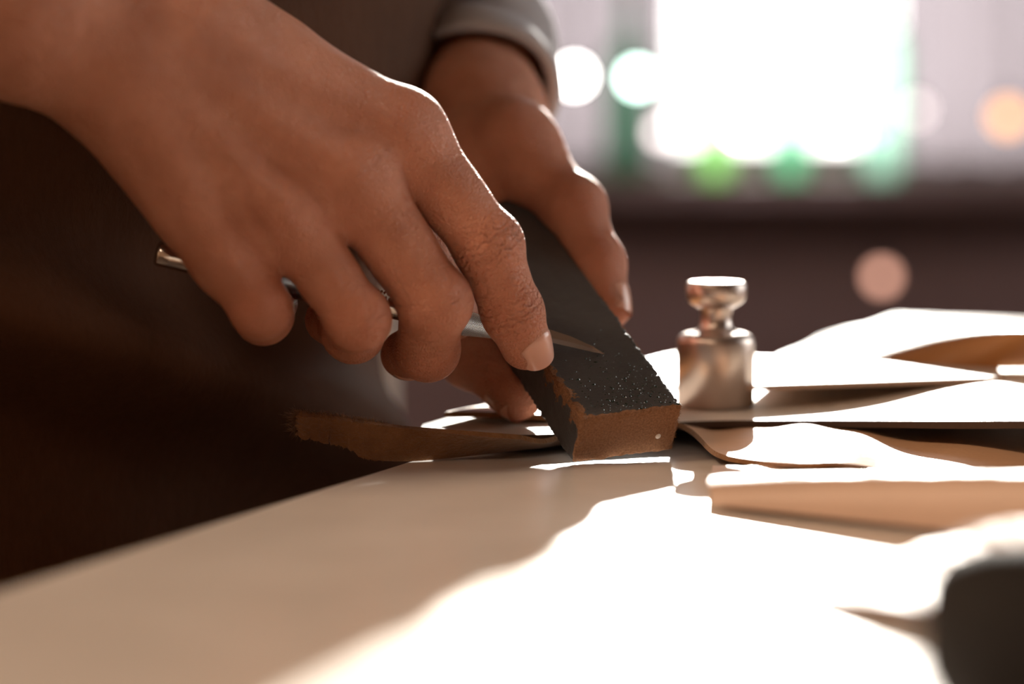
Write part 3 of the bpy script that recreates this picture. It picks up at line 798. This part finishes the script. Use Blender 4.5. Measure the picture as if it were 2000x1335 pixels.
# --- left hand: farther, gripping the upper end of the block
l_idx = [U(1000, 292, .812), U(1118, 404, .798), U(1162, 512, .789), U(1188, 598, .781)]
l_mid = [U(985, 305, .832), U(1085, 430, .836), U(1100, 545, .820), U(1085, 600, .806)]
l_rin = [U(960, 325, .848), U(1035, 470, .853), U(1040, 570, .835), U(1020, 620, .820)]
l_pin = [U(930, 350, .858), U(975, 480, .862), U(985, 560, .848), U(970, 605, .835)]
l_thu = [U(905, 330, .820), U(885, 520, .797), U(925, 682, .772), U(1009, 768, .757)]
l_wr = U(935, 230, .846); l_fa = U(925, 120, .895); l_el = np.array([-.090, .375, 1.015])
fld = Field((-.055, .015, .745), (.055, .215, .905), .0009)
add_chain(fld, [(l_wr, .0195, l_idx[0], .0125), (l_wr, .0200, l_mid[0], .0125), (l_wr + FW * .008, .0190, l_rin[0], .0120), (l_wr + FW * .012, .0170, l_pin[0], .0110),
                (l_wr, .0205, l_fa, .0225), (l_fa, .0225, lerp(l_fa, l_el, .35), .028)], .010)
blend_chain(fld, [(l_thu[0], .0140, l_idx[0], .0105), (lerp(l_thu[0], l_thu[1], .3), .0105, lerp(l_idx[0], l_thu[0], .4), .0085),
                  (l_idx[0] + UP * .004 + RT * .001, .0098, l_idx[0] + UP * .004 + RT * .001, .0098)], .010)
palm = fld.f.copy()
for pts, rads in ((l_idx, [.0118, .0101, .0090, .0076]), (l_mid, [.0118, .0101, .0090, .0076]), (l_rin, [.0112, .0095, .0086, .0074]), (l_pin, [.0100, .0084, .0076, .0066])):
    add_chain(fld, finger(pts, rads), .0035, palm, .012)
add_chain(fld, finger(l_thu, [.0150, .0118, .0104, .0086]), .006, palm, .014)
sl, X = fld.region(fld.lo, fld.lo + fld.n * fld.vox)
fld.f = np.maximum(fld.f, -(block_sdf(X).astype(np.float32) - .0002))
LV, LQ = surface_nets(fld)
nail(l_idx[2], l_idx[3], .0076, RT * .85 + UP * .35 - FW * .25, .0112, .95)
nail(l_thu[2], l_thu[3], .0086, -FW * .1 - UP * .8 - RT * .5, .0130)

# --- trunk, upper arms, thighs (mostly under the clothes)
sh_r = TC - SD * .185 + ZV * 1.18; sh_l = TC + SD * .185 + ZV * 1.18
hip_r = TC - SD * .09 + ZV * .53 - FD * .02; hip_l = TC + SD * .09 + ZV * .53 - FD * .02
kn_r = hip_r + FD * .40 - SD * .06 - ZV * .03; kn_l = hip_l + FD * .40 + SD * .06 - ZV * .03
an_r = kn_r - ZV * .40 - FD * .02; an_l = kn_l - ZV * .40 - FD * .02
def trunk_field(g, vox, ends=False):
    P = np.array([sh_r, sh_l, kn_r, kn_l, an_r, an_l, el, l_el]); f_ = Field(P.min(0) - .17, P.max(0) + .17, vox); f_.f[:] = .2
    for s in (-1, 1):
        blend_chain(f_, [(TC + SD * s * .055 + ZV * .58, .064 + g, TC + SD * s * .055 + ZV * .80, .066 + g), (TC + SD * s * .055 + ZV * .80, .066 + g, TC + SD * s * .062 + ZV * 1.10, .085 + g)], .06)
    blend_chain(f_, [(sh_r, .060 + g, sh_l, .060 + g), (TC + ZV * 1.18, .07 + g, TC + ZV * 1.27 + FD * .02, .055 + g)], .06)
    return f_
f_ = trunk_field(0, .008)
blend_chain(f_, [(sh_r, .050, el, .038), (sh_l, .050, l_el, .038), (el, .036, lerp(el, lerp(fa_u, fa_l, .5), .45), .034), (l_el, .036, lerp(l_el, l_fa, .6), .027)], .02)
blend_chain(f_, [(hip_r, .080, kn_r, .055), (hip_l, .080, kn_l, .055), (kn_r, .050, an_r, .032), (kn_l, .050, an_l, .032)], .03)
TV, TQ = surface_nets(f_)

V = np.concatenate([RV, LV, TV]); Q = np.concatenate([RQ, LQ + len(RV), TQ + len(RV) + len(LV)])
nv, nf = [], []
for p_dip, p_tip, r, up, L, half, shift in NAILS:
    ax = (p_tip - p_dip) / np.linalg.norm(p_tip - p_dip); up = np.array(up, float); up = up - ax * (up @ ax); up /= np.linalg.norm(up); sd = np.cross(ax, up)
    end = p_tip + ax * (r * .72 + shift); k0 = len(V) + len(nv); NU, NVv = 12, 10
    for j in range(NVv + 1):
        t = j / NVv
        for i in range(NU + 1):
            u = i / NU * 2 - 1
            back = 1 - .18 * u * u if j == 0 else 1
            s = -L * (1 - t) * (1 - .22 * u * u * (1 - t)) - .0016 * u * u * t
            ang = u * half
            rr = r * (1.0 - .12 * t * t) + .0006 - .0008 * abs(u) ** 4 - (.0007 if j == 0 else 0)
            c = end + ax * s
            nv.append(c + (up * math.cos(ang) + sd * math.sin(ang)) * rr - up * .10 * r * t * t)
    for j in range(NVv):
        for i in range(NU):
            a = k0 + j * (NU + 1) + i; nf.append((a, a + 1, a + NU + 2, a + NU + 1))
V = np.concatenate([V, np.array(nv)]); Q2 = np.concatenate([Q, np.array(nf)])
me = np_mesh('body', V, Q2)
red = np.zeros(len(V)); ws = np.zeros(len(V)); wm = np.zeros(len(V))
hand = np.arange(len(V)) < len(RV) + len(LV)
for p, r, jw in JOINTS:
    d2 = ((V - p) ** 2).sum(1) / (r * r); red = np.maximum(red, jw * np.exp(-d2))
for p, ax, hw, cw in CREASES:
    q = V - p; s = q @ ax; near = (q ** 2).sum(1) < (.016) ** 2
    k = cw * np.exp(-(s / hw) ** 2) * near
    better = k > wm; ws[better] = s[better]; wm[better] = k[better]
for nme, arr in (('red', red * hand), ('wr_s', ws * hand), ('wr_m', wm * hand)):
    a = me.attributes.new(nme, 'FLOAT', 'POINT'); a.data.foreach_set('value', arr.astype(np.float32))
body = link('body', me, [MAT['skin'], MAT['nail']], per)
mi = np.zeros(len(me.polygons), np.int32); mi[len(Q):] = 1
if len(me.polygons) == len(Q2): me.polygons.foreach_set('material_index', mi)

# --- shirt
f_ = trunk_field(.008, .009)
V2, Q2 = surface_nets(f_); shirt = link('shirt', np_mesh('shirt', V2, Q2), MAT['fabric_grey'], per)
def sleeve(name, pts, rads, seed, mat, parent, n=64, thick=.0016, amp=.0016):
    C = smooth_curve([np.r_[p, r] for p, r in zip(pts, rads)], 70); vs, fs = [], []; pa = None
    m = len(C)
    for k in range(m):
        d = C[min(k + 1, m - 1), :3] - C[max(k - 1, 0), :3]; d /= np.linalg.norm(d)
        if pa is None: a, b, _ = frame_of(d); a = np.array(a)
        else: a = pa - d * (pa @ d); a /= np.linalg.norm(a)
        pa = a; b = np.cross(d, a)
        for i in range(n):
            t = 2 * math.pi * i / n
            r = C[k, 3] + amp * (math.sin(k * .55 + 1.3 * math.sin(t + seed) + seed) + .6 * math.sin(k * .23 + 2 * t))
            vs.append(C[k, :3] + (a * math.cos(t) + b * math.sin(t)) * r)
    for k in range(m - 1):
        for i in range(n):
            j = (i + 1) % n; fs.append((k * n + i, k * n + j, (k + 1) * n + j, (k + 1) * n + i))
    o = link(name, mesh(name, vs, fs), mat, parent)
    md = o.modifiers.new('thickness', 'SOLIDIFY'); md.thickness = thick; md.offset = 1
    return o
lf = l_fa; lcuff0 = lerp(l_wr, l_fa, .34)
ldir = (l_fa - l_wr) / np.linalg.norm(l_fa - l_wr)
sleeve('sleeve', [lcuff0 + ldir * .010, lcuff0 + ldir * .05, lerp(lcuff0, l_el, .55), l_el, lerp(l_el, sh_l, .5), sh_l], [.0270, .0285, .036, .050, .058, .070], 1, MAT['fabric_grey'], shirt)
rdir = (el - lerp(fa_u, fa_l, .5)); rdir /= np.linalg.norm(rdir); rc = lerp(fa_u, fa_l, .5) + rdir * .055
sleeve('sleeve', [rc + rdir * .01, rc + rdir * .05, lerp(rc, el, .7), el, lerp(el, sh_r, .5), sh_r], [.044, .045, .047, .052, .058, .070], 3, MAT['fabric_grey'], shirt)
def cuff(c, d, r, L, parent):
    vs, fs = [], []; a, b, _ = frame_of(d); a = np.array(a); b = np.array(b); n = 72
    prof = [(L * .95, r - .0004), (L, r + .0012), (L * .95, r + .0030), (L * .6, r + .0038), (L * .3, r + .0034), (.002, r + .0036), (0, r + .0026), (0, r + .0004), (.0015, r - .0008), (L * .6, r - .001)]
    for k, (s, rr) in enumerate(prof):
        for i in range(n):
            t = 2 * math.pi * i / n
            vs.append(c + d * (s + .0020 * math.sin(t * 2 + 1)) + (a * math.cos(t) + b * math.sin(t)) * (rr + .0008 * math.sin(3 * t + s * 200)))
    for k in range(len(prof) - 1):
        for i in range(n):
            j = (i + 1) % n; fs.append((k * n + i, k * n + j, (k + 1) * n + j, (k + 1) * n + i))
    return link('rolled_cuff', mesh('rolled_cuff', vs, fs), MAT['fabric_grey'], parent)
cuff(lcuff0, ldir, .0265, .019, shirt); cuff(rc, rdir, .044, .03, shirt)

# --- trousers and shoes
f_ = Field(np.minimum(kn_r, an_r).clip(-5, 5) * 0 + np.array([TC[0] - .35, TC[1] - .40, .03]), np.array([TC[0] + .60, TC[1] + .40, .75]), .009); f_.f[:] = .2
blend_chain(f_, [(hip_r, .088, kn_r, .066), (hip_l, .088, kn_l, .066), (kn_r, .064, an_r, .050), (kn_l, .064, an_l, .050), (hip_r, .10, hip_l, .10)], .03)
V3, Q3 = surface_nets(f_); link('trousers', np_mesh('trousers', V3, Q3), MAT['trousers'], per)
for an in (an_r, an_l):
    f_ = Field(an + np.array([-.20, -.20, -.13]), an + np.array([.24, .2, .06]), .006); f_.f[:] = .2
    b0_ = np.array([an[0], an[1], .035])
    blend_chain(f_, [(b0_ - FD * .04, .034, b0_ + FD * .07, .034), (b0_ + FD * .07, .034, b0_ + FD * .16, .030), (b0_, .036, b0_ + ZV * .06, .040)], .03)
    V4, Q4 = surface_nets(f_); link('shoe', np_mesh('shoe', V4, Q4), MAT['dark_leather'], per)

# --- leather apron: bib and skirt hung round the front of the trunk, falling over the lap
def apron_fn(u, v):
    """u across from the person's right to left, v from hem up to the bib"""
    z = .47 + v * .73
    half = 1.62 if z < .98 else 1.62 - (z - .98) / .22 * .75
    a = (u * 2 - 1) * half
    belly = math.exp(-((z - .80) / .13) ** 2)
    lap = max(0.0, (.70 - z) / .16)
    rx_, ry_ = .160 + .006 * belly, .114 + .032 * min(1, max(0, (z - .80) / .06)) + .05 * lap ** 1.5
    fold = .034 * math.exp(-((z - .770 + .055 * math.sin(a + .4)) / .021) ** 2) - .006 * math.exp(-((z - .700 + .07 * math.sin(a + .2)) / .030) ** 2)
    fold += .004 * math.sin(a * 7 + z * 9) * (.3 + .7 * min(1, max(0, (.9 - z) / .3))) + .003 * math.sin(z * 48 + a * 2.5)
    fold *= .25 + .75 * (.5 - .5 * math.sin(a))
    n = SD * math.sin(a) * (rx_ + fold) + FD * math.cos(a) * (ry_ + fold)
    return TC + n + ZV * z
apr = sheet('apron', lambda u, v: apron_fn(u, v), 150, 140, .0025, MAT['apron'], parent=per, back=MAT['apron'])
def strap(name, pts):
    sleeve_pts = smooth_curve(pts, 40); vs, fs = [], []
    for k, p in enumerate(sleeve_pts):
        d = sleeve_pts[min(k + 1, 40)] - sleeve_pts[max(k - 1, 0)]; d /= np.linalg.norm(d); o_ = p - (TC + ZV * p[2]); o_ /= np.linalg.norm(o_); s_ = np.cross(d, o_); s_ /= np.linalg.norm(s_); q_ = np.cross(s_, d)
        for sx_, sy_ in ((-.015, 0), (.015, 0), (.015, .003), (-.015, .003)): vs.append(p + s_ * sx_ + q_ * sy_)
    for k in range(40):
        for i in range(4): fs.append((k * 4 + i, k * 4 + (i + 1) % 4, k * 4 + 4 + (i + 1) % 4, k * 4 + 4 + i))
    return link(name, mesh(name, vs, fs), MAT['apron'], apr)
strap('neck_strap', [apron_fn(.5 - .16, 1), TC - SD * .09 + ZV * 1.24 + FD * .085, TC - SD * .08 + ZV * 1.275, TC - SD * .05 + ZV * 1.26 - FD * .09])
strap('neck_strap', [apron_fn(.5 + .16, 1), TC + SD * .09 + ZV * 1.24 + FD * .085, TC + SD * .08 + ZV * 1.275, TC + SD * .05 + ZV * 1.26 - FD * .09])

# --- stool under the person
st = empty('stool', (TC[0], TC[1], 0), 'round wooden stool under the seated person', 'stool')
lathe('seat', [(0, 0), (0, .15), (.004, .158), (.026, .158), (.030, .152), (.030, 0)], TC + ZV * .385, ZV, MAT['wood'], st)
for q in range(4):
    a = q * math.pi / 2 + .5; p = TC + np.array([math.cos(a), math.sin(a), 0]) * .11
    tube('leg', [p + ZV * .386, p + np.array([math.cos(a), math.sin(a), 0]) * .05], [.017, .013], MAT['wood'], st)
tube('ring', [TC + np.array([math.cos(t), math.sin(t), 0]) * .143 + ZV * .16 for t in np.linspace(0, 2 * math.pi, 41)], .008, MAT['wood'], st)

# ------------------------------------------------------------------ things behind the table
po = empty('stand', (-.062, .42, 0), 'blurred cream post standing behind the table edge, seen below the curled fingers', 'stand')
lathe('base', [(0, 0), (0, .10), (.012, .10), (.018, .09), (.018, 0)], (-.062, .42, 0), (0, 0, 1), MAT['cream_paint'], po)
lathe('pole', [(.016, .0085), (.86, .0085)], (-.062, .42, 0), (0, 0, 1), MAT['cream_paint'], po, 24)
lathe('cap', [(.855, .0085), (.857, .0120), (.872, .0120), (.880, .008), (.882, 0)], (-.062, .42, 0), (0, 0, 1), MAT['cream_paint'], po, 24)

def tinted(name, col):
    m = M(name); a = m.n('ShaderNodeBsdfTranslucent'); b = m.n('ShaderNodeBsdfTransparent'); g = m.n('ShaderNodeBsdfGlossy'); g.inputs['Roughness'].default_value = .05
    a.inputs[0].default_value = (*col, 1); b.inputs[0].default_value = (*[c ** .5 for c in col], 1)
    x = m.n('ShaderNodeMixShader'); y = m.n('ShaderNodeMixShader'); x.inputs[0].default_value = .55
    m.l(a.outputs[0], x.inputs[1]); m.l(b.outputs[0], x.inputs[2]); f = m.n('ShaderNodeFresnel'); f.inputs[0].default_value = 1.3
    m.l(f.outputs[0], y.inputs[0]); m.l(x.outputs[0], y.inputs[1]); m.l(g.outputs[0], y.inputs[2]); m.l(y.outputs[0], m.out.inputs[0]); return m.m
MAT['green_glass'] = tinted('green_glass', (.22, .55, .36)); MAT['mint_glass'] = tinted('mint_glass', (.45, .68, .58)); MAT['lime_glass'] = tinted('lime_glass', (.36, .66, .28))
MAT['cork'] = plain('cork', (.40, .24, .12), .9)
def bottle(px, h, r, mat, label):
    x = (px - 1000) / FPX * 3.055; y = YB - .078; z = WZ0
    e = empty('bottle', (x, y, z), label, 'bottle', 'green bottles on the window sill')
    lathe('glass', [(0, 0), (0, r * .9), (.004, r), (h * .60, r), (h * .70, r * .8), (h * .76, r * .38), (h * .95, r * .34), (h * .95, r * .42), (h, r * .42), (h, r * .28)], (x, y, z), (0, 0, 1), mat, e, 32)
    lathe('stopper', [(h - .012, r * .27), (h + .012, r * .32), (h + .012, 0)], (x, y, z), (0, 0, 1), MAT['cork'], e, 20)
bottle(1222, .235, .026, MAT['green_glass'], 'blurred green bottle on the sill, leftmost, just right of the grey sleeve')
bottle(1395, .150, .022, MAT['lime_glass'], 'short blurred lime green bottle on the sill under the white glare')
bottle(1540, .170, .022, MAT['green_glass'], 'blurred pale green bottle on the sill, between the lime and mint ones')
bottle(1715, .250, .028, MAT['mint_glass'], 'tall blurred mint green bottle on the sill, rightmost of the bottles')

def bulb(px, py, d, col, power, r, label, wire_top=2.30):
    p = U(px, py, d)
    e = empty('hanging_bulb', tuple(p), label, 'light bulb', 'small hanging bulbs by the window')
    lathe('globe', [(-r, 0)] + [(-r * math.cos(t), r * math.sin(t)) for t in np.linspace(.2, 2.7, 14)] + [(r * .95, r * .4)], p, (0, 0, 1), glow('bulb_glow', col, power), e, 24)
    lathe('socket', [(r * .9, r * .45), (r * 1.9, r * .45), (r * 2.1, r * .2), (r * 2.1, 0)], p, (0, 0, 1), MAT['black_leather'], e, 16)
    tube('cable', [p + ZV * r * 2.05, np.array([p[0], p[1], wire_top])], .0012, MAT['black_leather'], e, 6)
bulb(1122, 148, 2.75, (1, .97, .92), 26, .010, 'bright white round glow beside the grey sleeve, leftmost of the bulbs', ZC)
bulb(1245, 152, 2.95, (.70, 1, .86), 22, .010, 'mint-white round glow in front of the green bottle', ZC)
bulb(1635, 256, 2.90, (1, .93, .90), 24, .010, 'white round glow low at the side of the window glare, above the weight', ZC)
bulb(1448, 248, 2.90, (1, .98, .95), 30, .011, 'white round glow in the middle of the window glare', ZC)
bulb(1292, 258, 2.90, (1, .85, .84), 6, .009, 'faint pinkish round glow between the mint glow and the glare', ZC)
bulb(1790, 215, 2.90, (1, .82, .80), 3.0, .009, 'faint pale round glow before the darker curtain', ZC)
bulb(1968, 228, 2.70, (1, .42, .13), 3.2, .014, 'orange round glow at the far edge of the picture', ZC)
bulb(1722, 540, 2.60, (1, .50, .36), 3.2, .010, 'dim pinkish reflected glint drawn as an added bulb, low before the dark wall', ZC)  # added bulb: a reflected pinkish glint made to glow
